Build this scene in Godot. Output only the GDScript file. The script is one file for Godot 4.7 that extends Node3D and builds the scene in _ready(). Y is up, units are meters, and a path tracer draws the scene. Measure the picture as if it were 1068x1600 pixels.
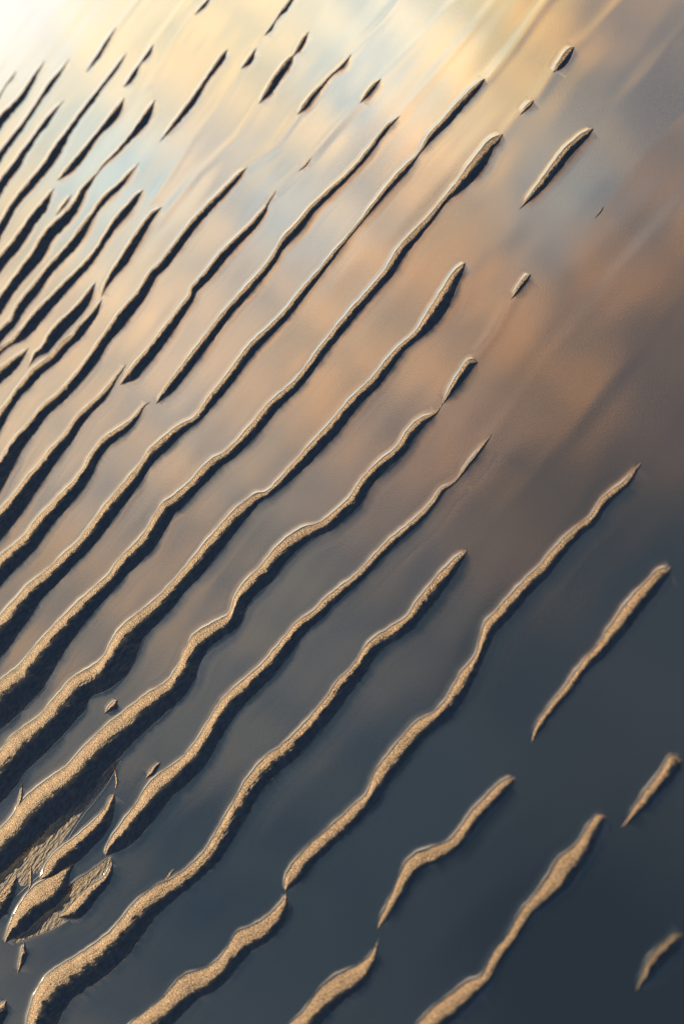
extends Node3D
# Sand ripples on a wet tidal flat at low sun: crests of sand stand out of a film of still water that mirrors the evening sky.
# Lengths in metres, y up; the water lies at y = 0. Ripple outlines are listed in tenths of a millimetre on the flat.

const STEP := 0.0020          # spacing of the cross-sections along a ripple
const CELL := 0.005           # water grid
const X0 := -1.0
const Z0 := -4.6
const NX := 440
const NZ := 760
var level := PackedFloat32Array()   # height of the water film on the grid
var fine := FastNoiseLite.new()
var broad := FastNoiseLite.new()
var sand_mat: StandardMaterial3D
var lee_mat: StandardMaterial3D
var water_mat: StandardMaterial3D
var rim_mat: StandardMaterial3D
var used := {}


func numbered(called: String) -> String:
	var n: int = used.get(called, 0)
	used[called] = n + 1
	return called if n == 0 else "%s_%03d" % [called, n]


func noise(kind: int, freq: float, octaves: int, seed_: int) -> FastNoiseLite:
	var n := FastNoiseLite.new()
	n.noise_type = kind
	n.frequency = freq
	n.fractal_octaves = octaves
	n.seed = seed_
	return n


func noise_texture(n: FastNoiseLite, size: int, dark: Color, bright: Color) -> NoiseTexture2D:
	var t := NoiseTexture2D.new()
	t.width = size
	t.height = size
	t.seamless = true
	t.noise = n
	var g := Gradient.new()
	g.set_color(0, dark)
	g.set_color(1, bright)
	t.color_ramp = g
	return t


# ---------------------------------------------------------------- sky
# how the evening sky looks towards a few directions: azimuth, height (degrees), linear colour
func sky_marks() -> Array:
	return [
		[4.70, 18.98, 2.70, 2.66, 2.47],
		[3.97, 20.95, 2.95, 2.49, 1.71],
		[6.68, 22.87, 2.99, 2.32, 1.39],
		[6.51, 21.57, 3.14, 2.68, 1.81],
		[8.68, 23.31, 3.30, 2.68, 1.67],
		[10.07, 24.67, 3.08, 2.88, 2.26],
		[11.25, 26.23, 2.53, 3.11, 3.17],
		[9.44, 26.07, 2.30, 2.84, 2.90],
		[11.73, 27.55, 4.27, 3.51, 2.14],
		[13.20, 28.01, 4.24, 2.52, 0.85],
		[14.13, 28.50, 2.57, 1.56, 0.84],
		[14.14, 29.04, 2.03, 1.35, 0.92],
		[13.03, 29.05, 2.19, 1.52, 1.02],
		[15.04, 28.66, 1.76, 1.29, 0.97],
		[15.13, 29.47, 1.42, 1.13, 0.97],
		[11.73, 29.09, 2.64, 1.72, 1.05],
		[14.11, 27.84, 4.13, 2.64, 1.05],
		[12.53, 28.17, 4.31, 2.98, 1.24],
		[15.51, 31.27, 1.08, 0.97, 0.91],
		[14.40, 32.05, 1.06, 0.93, 0.87],
		[11.10, 30.30, 1.47, 1.22, 1.04],
		[12.46, 26.47, 3.80, 3.27, 2.47],
		[12.65, 27.18, 4.12, 3.19, 1.73],
		[11.37, 27.22, 3.83, 3.49, 2.71],
		[9.27, 27.49, 3.23, 2.62, 2.09],
		[13.31, 27.24, 4.17, 3.17, 1.58],
		[5.93, 27.22, 2.21, 2.16, 1.96],
		[4.52, 29.14, 2.53, 1.79, 1.20],
		[1.04, 29.21, 1.97, 1.57, 1.24],
		[1.57, 30.27, 2.47, 1.57, 0.93],
		[2.52, 24.87, 3.26, 2.41, 1.51],
		[3.64, 23.42, 2.19, 2.75, 2.69],
		[4.20, 25.45, 1.98, 1.72, 1.45],
		[4.36, 31.15, 2.00, 1.41, 0.97],
		[3.43, 32.66, 1.38, 0.99, 0.79],
		[1.67, 31.63, 1.09, 0.92, 0.82],
		[6.81, 31.62, 1.91, 1.19, 0.79],
		[10.70, 31.29, 1.08, 1.44, 1.57],
		[8.79, 30.91, 2.39, 1.50, 0.93],
		[12.11, 32.29, 1.41, 1.28, 1.16],
		[11.19, 34.17, 1.35, 0.83, 0.57],
		[15.83, 30.06, 1.25, 1.06, 0.98],
		[14.11, 30.52, 0.88, 1.05, 1.12],
		[11.73, 31.08, 1.07, 1.47, 1.63],
		[5.58, 26.87, 1.84, 2.28, 2.39],
		[5.16, 24.08, 3.02, 2.44, 1.85],
		[2.78, 22.86, 2.22, 2.67, 2.61],
		[7.38, 25.65, 3.72, 2.79, 1.69],
		[8.48, 28.79, 3.78, 2.32, 1.18],
		[7.27, 27.85, 2.64, 2.23, 1.83],
		[6.02, 29.68, 2.71, 1.74, 1.05],
		[3.34, 30.86, 3.00, 1.80, 0.99],
		[6.32, 31.15, 1.90, 1.23, 0.81],
		[6.78, 34.41, 1.52, 0.91, 0.57],
		[10.28, 33.39, 1.65, 1.02, 0.69],
		[12.76, 32.84, 1.29, 0.96, 0.80],
		[13.98, 32.77, 1.57, 1.03, 0.76],
		[12.64, 33.84, 1.19, 0.79, 0.59],
		[11.45, 35.06, 0.79, 0.59, 0.48],
		[10.12, 34.83, 1.15, 0.76, 0.55],
		[2.32, 33.03, 1.63, 1.00, 0.68],
		[1.48, 32.17, 0.97, 0.87, 0.81],
		[0.19, 27.78, 2.22, 1.82, 1.47],
		[-4.67, 30.03, 1.45, 1.06, 0.80],
		[-2.69, 32.32, 0.68, 0.68, 0.65],
		[-6.61, 33.15, 0.48, 0.52, 0.55],
		[-1.48, 34.94, 0.46, 0.46, 0.48],
		[2.61, 35.30, 0.66, 0.51, 0.44],
		[5.26, 36.58, 0.43, 0.39, 0.39],
		[4.31, 39.32, 0.19, 0.27, 0.35],
		[-5.40, 37.29, 0.18, 0.28, 0.38],
		[-11.04, 34.67, 0.17, 0.27, 0.37],
		[-6.89, 43.76, 0.09, 0.16, 0.24],
		[-7.70, 29.02, 1.19, 0.92, 0.71],
		[9.82, 36.16, 0.48, 0.43, 0.45],
		[-11.74, 32.27, 0.25, 0.32, 0.40],
		[8.31, 30.00, 2.45, 1.45, 0.81],
		[9.95, 30.38, 1.47, 1.31, 1.15],
		[2.82, 26.90, 2.39, 1.89, 1.45],
		[-1.29, 24.83, 2.54, 1.92, 1.31],
		[-2.31, 27.51, 1.94, 1.50, 1.15],
		[1.41, 21.70, 2.63, 2.04, 1.27],
		[-0.61, 38.41, 0.17, 0.25, 0.33],
		[-9.14, 30.82, 0.60, 0.59, 0.57],
		[-5.94, 31.21, 0.90, 0.81, 0.72],
		[0.82, 34.26, 0.74, 0.65, 0.60],
		[-10.30, 37.08, 0.17, 0.26, 0.35],
		[2.81, 29.58, 2.70, 1.76, 1.08],
		[10.50, 28.19, 4.20, 2.83, 1.34],
		[-3.41, 34.16, 0.56, 0.57, 0.58],
		[0.39, 30.27, 1.93, 1.42, 1.04],
	]


func build_sky() -> Sky:
	var w := 1024
	var h := 512
	var img := Image.create(w, h, false, Image.FORMAT_RGBF)
	var marks := sky_marks()
	var warp := noise(FastNoiseLite.TYPE_SIMPLEX_SMOOTH, 0.4, 3, 11)
	var puff := noise(FastNoiseLite.TYPE_SIMPLEX_SMOOTH, 0.22, 4, 23)
	var puffs := noise(FastNoiseLite.TYPE_SIMPLEX_SMOOTH, 0.52, 4, 71)
	for j in h:
		var el := 90.0 - (j + 0.5) * 180.0 / h
		for i in w:
			var az := wrapf((i + 0.5) * 360.0 / w, -180.0, 180.0)
			var off := absf(az - 4.0)
			var e := maxf(el, 0.0)
			var glow := exp(-pow(off / 38.0, 2.0))
			var side := exp(-pow(off / 95.0, 2.0))
			# clear evening air: warm and bright low down towards the sun, slate blue overhead
			var low := Vector3(0.22, 0.30, 0.41).lerp(Vector3(0.9, 0.72, 0.55), side).lerp(Vector3(3.0, 2.5, 1.75), glow)
			var high := Vector3(0.12, 0.21, 0.34)
			var f := 1.0 / (1.0 + exp((e - (26.0 + 5.0 * glow)) / 4.6))
			var c := high.lerp(low, f)
			# broken cloud in the band above the sun
			var az2 := az * cos(deg_to_rad(minf(e, 60.0)))
			var cl := puff.get_noise_2d(az2 * 0.6, el * 1.0)
			c *= 1.0 + 0.28 * cl * clampf(f * 1.6, 0.05, 1.0)
			if el > 8.0 and el < 56.0 and off < 34.0:
				var wx := az + 0.35 * warp.get_noise_2d(az, el)
				var wy := el + 0.35 * warp.get_noise_2d(az + 70.0, el + 30.0)
				var sum := Vector3.ZERO
				var tot := 0.0008
				for m in marks:
					var dx: float = (wx - m[0]) * 0.87
					var dy: float = wy - m[1]
					var d2 := dx * dx + dy * dy
					if d2 < 60.0:
						var k := exp(-d2 / 1.5) + 0.012 * exp(-d2 / 10.0)
						sum += Vector3(m[2], m[3], m[4]) * k
						tot += k
				var fit := (sum + c * 0.0008) / tot
				# puffs: warm lit edges and cool gaps between them
				var pf := clampf(puffs.get_noise_2d(az * 0.87, el * 1.25) * 1.9, -1.0, 1.0) * smoothstep(17.0, 24.0, el) * (1.0 - smoothstep(33.0, 41.0, el))
				fit *= 1.0 + 0.30 * pf
				c = Vector3(fit.x * (1.0 + 0.20 * pf), fit.y * (1.0 - 0.01 * pf), fit.z * (1.0 - 0.24 * pf)) * (1.0 + 0.06 * cl)
			img.set_pixel(i, j, Color(c.x, c.y, c.z))
	var pm := PanoramaSkyMaterial.new()
	pm.panorama = ImageTexture.create_from_image(img)
	var sky := Sky.new()
	sky.sky_material = pm
	return sky


# ---------------------------------------------------------------- materials
func build_materials() -> void:
	fine = noise(FastNoiseLite.TYPE_SIMPLEX_SMOOTH, 1.0, 3, 5)
	broad = noise(FastNoiseLite.TYPE_SIMPLEX_SMOOTH, 1.0, 2, 9)
	var grain := noise(FastNoiseLite.TYPE_SIMPLEX, 0.16, 4, 31)
	var mottle := noise(FastNoiseLite.TYPE_SIMPLEX_SMOOTH, 0.05, 4, 37)
	sand_mat = StandardMaterial3D.new()
	sand_mat.resource_name = "damp_sand"
	sand_mat.vertex_color_use_as_albedo = true
	var speckle := noise_texture(grain, 512, Color(0.10, 0.06, 0.03), Color(1.0, 1.0, 1.0))
	speckle.color_ramp.offsets = PackedFloat32Array([0.30, 0.66])
	sand_mat.albedo_texture = speckle
	sand_mat.roughness = 0.62
	sand_mat.metallic_specular = 0.5
	sand_mat.uv1_triplanar = true
	sand_mat.uv1_world_triplanar = true
	sand_mat.uv1_scale = Vector3(5.0, 5.0, 5.0)
	sand_mat.heightmap_enabled = true
	sand_mat.heightmap_texture = noise_texture(grain, 512, Color.BLACK, Color.WHITE)
	sand_mat.heightmap_scale = 0.2
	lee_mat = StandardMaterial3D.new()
	lee_mat.resource_name = "shade_tinted_wet_sand"  # wet lee sand whose vertex colours also carry painted shade
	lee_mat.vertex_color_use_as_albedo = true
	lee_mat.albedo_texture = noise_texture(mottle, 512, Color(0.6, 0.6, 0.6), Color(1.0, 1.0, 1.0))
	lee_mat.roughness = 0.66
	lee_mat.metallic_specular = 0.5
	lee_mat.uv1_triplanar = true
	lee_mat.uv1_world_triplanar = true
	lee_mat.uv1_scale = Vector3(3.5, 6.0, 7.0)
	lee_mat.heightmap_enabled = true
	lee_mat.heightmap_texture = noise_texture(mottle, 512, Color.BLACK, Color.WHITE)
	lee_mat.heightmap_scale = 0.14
	water_mat = StandardMaterial3D.new()
	water_mat.resource_name = "still_water_film"
	water_mat.albedo_color = Color(0.016, 0.019, 0.023).linear_to_srgb()
	water_mat.roughness = 0.03
	water_mat.metallic_specular = 0.7072
	water_mat.clearcoat_enabled = true
	water_mat.clearcoat = 1.0
	water_mat.clearcoat_roughness = 0.02
	water_mat.uv1_triplanar = true
	water_mat.uv1_world_triplanar = true
	water_mat.uv1_scale = Vector3(4.0, 4.0, 4.0)
	water_mat.heightmap_enabled = true
	water_mat.heightmap_texture = sand_mat.heightmap_texture
	water_mat.heightmap_scale = 0.0025
	rim_mat = water_mat.duplicate()
	rim_mat.resource_name = "climbing_water_film"
	rim_mat.roughness = 0.05
	rim_mat.clearcoat_roughness = 0.04


# ---------------------------------------------------------------- water
func swell(path: Array, tenths: float) -> void:
	# a drowned ripple that only lifts the film a little
	var sig := 0.009
	for n in path.size() - 1:
		var a := Vector2(path[n][0], path[n][1]) * 0.0001
		var b := Vector2(path[n + 1][0], path[n + 1][1]) * 0.0001
		var lo := Vector2(minf(a.x, b.x), minf(a.y, b.y)) - Vector2(0.03, 0.03)
		var hi := Vector2(maxf(a.x, b.x), maxf(a.y, b.y)) + Vector2(0.03, 0.03)
		for j in range(maxi(0, int((lo.y - Z0) / CELL)), mini(NZ - 1, int((hi.y - Z0) / CELL)) + 1):
			for i in range(maxi(0, int((lo.x - X0) / CELL)), mini(NX - 1, int((hi.x - X0) / CELL)) + 1):
				var p := Vector2(X0 + i * CELL, Z0 + j * CELL)
				var q := Geometry2D.get_closest_point_to_segment(p, a, b)
				var up := tenths * 0.0001 * exp(-p.distance_squared_to(q) / (2.0 * sig * sig))
				bump[j * NX + i] = maxf(bump[j * NX + i], up)
var bump := PackedFloat32Array()


func water_at(x: float, z: float) -> float:
	var u := (x - X0) / CELL
	var v := (z - Z0) / CELL
	var i := int(floor(u))
	var j := int(floor(v))
	if i < 0 or j < 0 or i >= NX - 1 or j >= NZ - 1:
		return 0.0
	u -= i
	v -= j
	var k := j * NX + i
	return lerpf(lerpf(level[k], level[k + 1], u), lerpf(level[k + NX], level[k + NX + 1], u), v)


func axis(first: float, count: int) -> PackedFloat32Array:
	# the fine grid lines, and ever wider ones out to the horizon on both sides
	var a := PackedFloat32Array()
	var far := [3000.0, 900.0, 300.0, 100.0, 35.0, 12.0, 4.0, 1.4, 0.5, 0.18, 0.06, 0.02]
	for d in far:
		a.append(first - d)
	for i in count:
		a.append(first + i * CELL)
	far.reverse()
	for d in far:
		a.append(first + (count - 1) * CELL + d)
	return a


func build_water() -> void:
	level.resize(NX * NZ)
	bump.resize(NX * NZ)
	swell([[6118, -22807], [5707, -22798], [5259, -22742], [4849, -22733], [4690, -22827]], 2.1)
	swell([[4231, -21706], [4446, -21696], [4661, -21686], [4902, -21640], [5381, -21752], [5573, -21645], [5776, -21555], [6458, -21444]], 1.05)
	swell([[4671, -20346], [5073, -20255], [5505, -20204], [6279, -20122]], 0.7)
	swell([[1391, -18276], [2315, -18322], [3410, -18334], [4696, -18226]], 0.42)
	swell([[362, -17427], [990, -17377], [1780, -17294], [2913, -17289], [3886, -17316]], 0.42)
	swell([[1891, -16196], [2355, -16208], [2949, -16162]], 0.525)
	swell([[4274, -30612], [3494, -30490], [3023, -30294]], 1.4)
	swell([[4296, -24827], [5044, -24669], [5901, -24507]], 0.875)
	swell([[3977, -23857], [4891, -23802], [5940, -23771]], 1.05)
	swell([[3493, -27103], [2902, -26956], [2262, -27202], [1473, -27207]], 1.75)
	swell([[3583, -25994], [3018, -25907], [2667, -26160], [2490, -26287]], 2.1)
	swell([[4006, -24852], [3513, -24943], [3042, -24978], [2778, -25047], [2526, -25137]], 1.75)
	swell([[2820, -19540], [2340, -19385], [2019, -19368]], 1.4)
	swell([[4349, -28287], [4021, -28199], [3766, -28181], [3183, -27958], [2588, -27978], [1675, -27794]], 1.4)
	swell([[3513, -31107], [4461, -31149]], 1.4)
	swell([[3505, -32626], [4296, -32677]], 1.4)
	swell([[4460, -25878], [5071, -25753], [5575, -25750]], 1.4)
	swell([[5440, -21686], [5218, -21688], [4835, -21625]], 1.4)
	swell([[3855, -19231], [4582, -19245], [5417, -19150]], 0.35)
	for j in NZ:
		for i in NX:
			var x := X0 + i * CELL
			var z := Z0 + j * CELL
			var edge := clampf(minf(minf(i, NX - 1 - i), minf(j, NZ - 1 - j)) / 20.0, 0.0, 1.0)
			level[j * NX + i] = edge * (bump[j * NX + i] + 0.00016 * broad.get_noise_2d(x * 3.0, z * 7.0))
	var xs := axis(X0, NX)
	var zs := axis(Z0, NZ)
	var w := xs.size()
	var h := zs.size()
	var pad := 12
	var v := PackedVector3Array()
	var nrm := PackedVector3Array()
	v.resize(w * h)
	nrm.resize(w * h)
	for j in h:
		for i in w:
			var y := 0.0
			var gi := i - pad
			var gj := j - pad
			var n := Vector3.UP
			if gi >= 0 and gj >= 0 and gi < NX and gj < NZ:
				y = level[gj * NX + gi]
				if gi > 0 and gj > 0 and gi < NX - 1 and gj < NZ - 1:
					n = Vector3(level[gj * NX + gi - 1] - level[gj * NX + gi + 1], 2.0 * CELL, level[(gj - 1) * NX + gi] - level[(gj + 1) * NX + gi]).normalized()
			v[j * w + i] = Vector3(xs[i], y, zs[j])
			nrm[j * w + i] = n
	var mesh := sheet(v, nrm, w, h, PackedColorArray())
	var o := MeshInstance3D.new()
	o.name = "water"
	o.mesh = mesh
	o.material_override = water_mat
	o.set_meta("kind", "structure")
	o.set_meta("label", "still film of water mirroring the evening sky between the sand ridges")
	add_child(o, true)


# a w x h net of points as one surface, front faces up when rows run towards +z and columns towards +x
func sheet(v: PackedVector3Array, nrm: PackedVector3Array, w: int, h: int, col: PackedColorArray) -> ArrayMesh:
	var idx := PackedInt32Array()
	idx.resize((w - 1) * (h - 1) * 6)
	var k := 0
	for j in h - 1:
		for i in w - 1:
			var a := j * w + i
			idx[k] = a
			idx[k + 1] = a + 1
			idx[k + 2] = a + w
			idx[k + 3] = a + 1
			idx[k + 4] = a + w + 1
			idx[k + 5] = a + w
			k += 6
	var arr := []
	arr.resize(Mesh.ARRAY_MAX)
	arr[Mesh.ARRAY_VERTEX] = v
	arr[Mesh.ARRAY_NORMAL] = nrm
	if col.size():
		arr[Mesh.ARRAY_COLOR] = col
	arr[Mesh.ARRAY_INDEX] = idx
	var m := ArrayMesh.new()
	m.add_surface_from_arrays(Mesh.PRIMITIVE_TRIANGLES, arr)
	return m


func normals_of(v: PackedVector3Array, w: int, h: int) -> PackedVector3Array:
	var n := PackedVector3Array()
	n.resize(w * h)
	for j in h:
		var up := maxi(j - 1, 0) * w
		var dn := mini(j + 1, h - 1) * w
		for i in w:
			var c := (v[dn + i] - v[up + i]).cross(v[j * w + mini(i + 1, w - 1)] - v[j * w + maxi(i - 1, 0)])
			if c.y < 0.0:
				c = -c
			n[j * w + i] = c.normalized() if c.length_squared() > 1e-18 else Vector3.UP
	return n


# ---------------------------------------------------------------- one ripple
func piece(called: String, v: PackedVector3Array, nrm: PackedVector3Array, w: int, h: int, col: PackedColorArray, m: Material, root: Node3D) -> void:
	var o := MeshInstance3D.new()
	o.name = called
	o.mesh = sheet(v, nrm, w, h, col)
	o.material_override = m
	root.add_child(o, true)


func cut(v: PackedVector3Array, w: int, h: int, from: int, to: int) -> PackedVector3Array:
	var out := PackedVector3Array()
	for j in h:
		out.append_array(v.slice(j * w + from, j * w + to))
	return out


func cut_colors(v: PackedColorArray, w: int, h: int, from: int, to: int) -> PackedColorArray:
	var out := PackedColorArray()
	for j in h:
		out.append_array(v.slice(j * w + from, j * w + to))
	return out


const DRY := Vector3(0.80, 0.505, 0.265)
const WET_AND_SHADE := Vector3(0.085, 0.055, 0.032)  # wet strip at the waterline; also mixed in as painted shade near the brink
const LEE_SHADE := Vector3(0.080, 0.098, 0.120)  # wet sand with lee shade and blue skylight put into the colour
const NS := 18
const NL := 16

# rows: far edge x, z; near edge x, z (tenths of mm); place of the brink between them (percent); height (hundredths of mm)
func ridge(label: String, wet: float, streak: float, rows: Array) -> void:
	var count := rows.size()
	var along := PackedFloat32Array([0.0])
	for n in range(1, count):
		var a := Vector2(rows[n - 1][0] + rows[n - 1][2], rows[n - 1][1] + rows[n - 1][3])
		var b := Vector2(rows[n][0] + rows[n][2], rows[n][1] + rows[n][3])
		along.append(along[n - 1] + a.distance_to(b) * 0.00005)
	var total := along[count - 1]
	var h := maxi(8, int(total / STEP))
	var w := NS + NL + 3
	var base := Vector3((rows[0][0] + rows[count - 1][0]) * 0.00005, 0.0, (rows[0][1] + rows[count - 1][1]) * 0.00005)
	var v := PackedVector3Array()
	var col := PackedColorArray()
	var rim_far := PackedVector3Array()
	var rim_near := PackedVector3Array()
	var far_d := [0.016, 0.011, 0.0075, 0.005, 0.0032, 0.002, 0.001, 0.0, -0.001, -0.0025, -0.0045, -0.007]
	var near_d := [-0.009, -0.006, -0.0035, -0.0015, 0.0, 0.0015, 0.003, 0.005, 0.008, 0.012, 0.018, 0.026]
	var at := 0
	for k in h + 1:
		var s := total * k / h
		while at < count - 2 and along[at + 1] < s:
			at += 1
		var f := (s - along[at]) / maxf(along[at + 1] - along[at], 1e-6)
		var r0: Array = rows[maxi(at - 1, 0)]
		var r1: Array = rows[at]
		var r2: Array = rows[at + 1]
		var r3: Array = rows[mini(at + 2, count - 1)]
		var c := PackedFloat32Array()
		for q in 6:
			c.append(cubic_interpolate(r1[q], r2[q], r0[q], r3[q], f))
		var far_edge := Vector2(c[0], c[1]) * 0.0001
		var near_edge := Vector2(c[2], c[3]) * 0.0001
		var brink := clampf(c[4] * 0.01, 0.08, 0.94)
		var high := maxf(c[5], 0.0) * 0.00001
		# small irregularity of the outline and of the brink
		var across := near_edge - far_edge
		var wide := across.length()
		var dir := across / maxf(wide, 1e-6)
		if wide < 0.003:   # at a pointed tip keep the direction of the body next to it
			var near_row: Array = rows[1] if at == 0 else rows[count - 2] if at >= count - 2 else rows[at]
			var body_dir := Vector2(near_row[2] - near_row[0], near_row[3] - near_row[1]).normalized()
			dir = (body_dir * (0.003 - wide) + dir * wide).normalized() if body_dir.length() > 0.5 else Vector2(0.0, 1.0)
		var wob := fine.get_noise_2d(far_edge.x * 60.0, far_edge.y * 60.0 + 40.0)
		var wob2 := fine.get_noise_2d(near_edge.x * 110.0 + 90.0, near_edge.y * 110.0)
		var tip := clampf(wide / 0.012, 0.0, 1.0)
		far_edge += dir * wob * 0.0014 * tip
		near_edge += dir * wob2 * 0.0016 * tip * streak
		across = near_edge - far_edge
		wide = maxf(across.length(), 1e-5)
		brink = clampf(brink + tip * (0.055 + 0.05 * maxf(streak - 1.0, 0.0)) * fine.get_noise_2d(far_edge.x * 70.0 + 7.0, far_edge.y * 90.0), 0.06, 0.95)
		high *= 1.0 + 0.10 * fine.get_noise_2d(far_edge.x * 70.0, far_edge.y * 70.0 + 11.0)
		var lift := water_at((far_edge.x + near_edge.x) * 0.5, (far_edge.y + near_edge.y) * 0.5)
		var size := clampf(high / 0.004, 0.0, 1.0)
		var hump := clampf(0.42 * brink * wide / maxf(high, 1e-5), 1.0, 1.6)
		var round_ := lerpf(0.12, 0.75, smoothstep(1.0, 1.5, hump))
		for i in w:
			var p := 0.0
			var y := 0.0
			var shade := 0.0
			if i == 0:
				p = -0.005
				y = -0.004
			elif i <= NS:
				var q := float(i - 1) / (NS - 1)
				p = q * brink * wide
				y = high * (hump * q + (1.0 - hump) * q * q)
				shade = q
			elif i <= NS + NL:
				var q2 := float(i - NS) / NL
				p = (brink + (1.0 - brink) * q2) * wide
				var r := 1.0 - q2
				y = high * lerpf(pow(r, 1.15), r * r * (3.0 - 2.0 * r), round_)
				shade = 2.0 + q2
			else:
				p = wide + 0.005
				y = -0.004
			var g := far_edge + dir * p
			var rough := 0.0
			if i > 0 and i < w - 1:
				var body := sin(PI * clampf(p / wide, 0.0, 1.0))
				# runnels left by the draining water lie almost along the crest
				rough = fine.get_noise_2d(s * 26.0 + base.x * 50.0, p * 210.0 + s * 34.0 + base.z * 90.0) * 0.0007 * (streak if shade < 2.0 or wet > 0.9 else 1.0 + 0.6 * streak)
				rough += fine.get_noise_2d(g.x * 420.0, g.y * 420.0) * 0.00016
				rough *= body * size
				y += rough
			v.append(Vector3(g.x - base.x, y + lift, g.y - base.z))
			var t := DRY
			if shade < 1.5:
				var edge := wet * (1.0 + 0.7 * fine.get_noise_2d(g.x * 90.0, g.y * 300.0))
				t = WET_AND_SHADE.lerp(DRY, smoothstep(edge - 0.10, edge + 0.14, shade))
				# shade put into the crest colour, deepening towards the brink
				t = t.lerp(WET_AND_SHADE * 2.4, 0.55 * smoothstep(0.55, 1.0, shade + 0.16 * fine.get_noise_2d(s * 60.0, p * 160.0)))
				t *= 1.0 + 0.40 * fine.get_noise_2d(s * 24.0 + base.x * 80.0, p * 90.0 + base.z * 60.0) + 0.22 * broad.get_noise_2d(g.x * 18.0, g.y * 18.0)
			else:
				t = LEE_SHADE.lerp(DRY.lerp(WET_AND_SHADE * 2.4, 0.55), 1.0 - smoothstep(0.0, lerpf(0.07, 0.32, smoothstep(1.0, 1.5, hump)), shade - 2.0))  # painted lee shade, fading in behind the brink
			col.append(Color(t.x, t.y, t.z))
		# the film climbs the sand on both sides
		var m := minf(0.0007, 0.00015 + 0.25 * high) * (0.72 + 0.6 * broad.get_noise_2d(s * 22.0 + base.x * 70.0, base.z * 90.0)) * clampf(wide / 0.007 - 0.35, 0.0, 1.0)
		var sunk := 0.00009 * clampf(1.6 - wide / 0.004, 0.0, 1.0)
		for d in far_d:
			var g2: Vector2 = far_edge - dir * d
			var y2: float = m * exp(-d / 0.0026) * (1.0 - smoothstep(0.008, 0.016, d)) if d >= 0.0 else m * (1.0 + d / 0.008)
			rim_far.append(Vector3(g2.x - base.x, water_at(g2.x, g2.y) + y2 + 0.00003 - sunk, g2.y - base.z))
		for d in near_d:
			var g3: Vector2 = near_edge + dir * d
			var y3: float = 0.55 * m * exp(-d / 0.0060) * (1.0 - smoothstep(0.012, 0.026, d)) if d >= -0.004 else -0.002
			rim_near.append(Vector3(g3.x - base.x, water_at(g3.x, g3.y) + y3 + 0.00003 - sunk, g3.y - base.z))
	h += 1
	var root := Node3D.new()
	root.name = numbered("sand_ridge")
	root.position = base
	root.set_meta("label", label)
	root.set_meta("category", "sand ridge")
	root.set_meta("group", "sand ripple crests standing out of the water")
	add_child(root, true)
	var nrm := normals_of(v, w, h)
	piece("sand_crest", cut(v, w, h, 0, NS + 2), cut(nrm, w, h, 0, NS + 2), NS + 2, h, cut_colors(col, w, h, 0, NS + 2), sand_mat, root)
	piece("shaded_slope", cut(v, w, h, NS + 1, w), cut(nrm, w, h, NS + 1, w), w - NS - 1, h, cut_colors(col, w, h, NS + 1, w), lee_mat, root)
	var nf := far_d.size()
	var n_far := normals_of(rim_far, nf, h)
	var n_near := normals_of(rim_near, nf, h)
	for j in h:
		for q in 2:   # the outer border lies flat in the film
			n_far[j * nf + q] = n_far[j * nf + q].lerp(Vector3.UP, 1.0 - 0.5 * q).normalized()
			n_near[j * nf + nf - 1 - q] = n_near[j * nf + nf - 1 - q].lerp(Vector3.UP, 1.0 - 0.5 * q).normalized()
	piece("wet_edge", rim_far, n_far, nf, h, PackedColorArray(), rim_mat, root)
	piece("wet_edge", rim_near, n_near, nf, h, PackedColorArray(), rim_mat, root)


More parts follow.
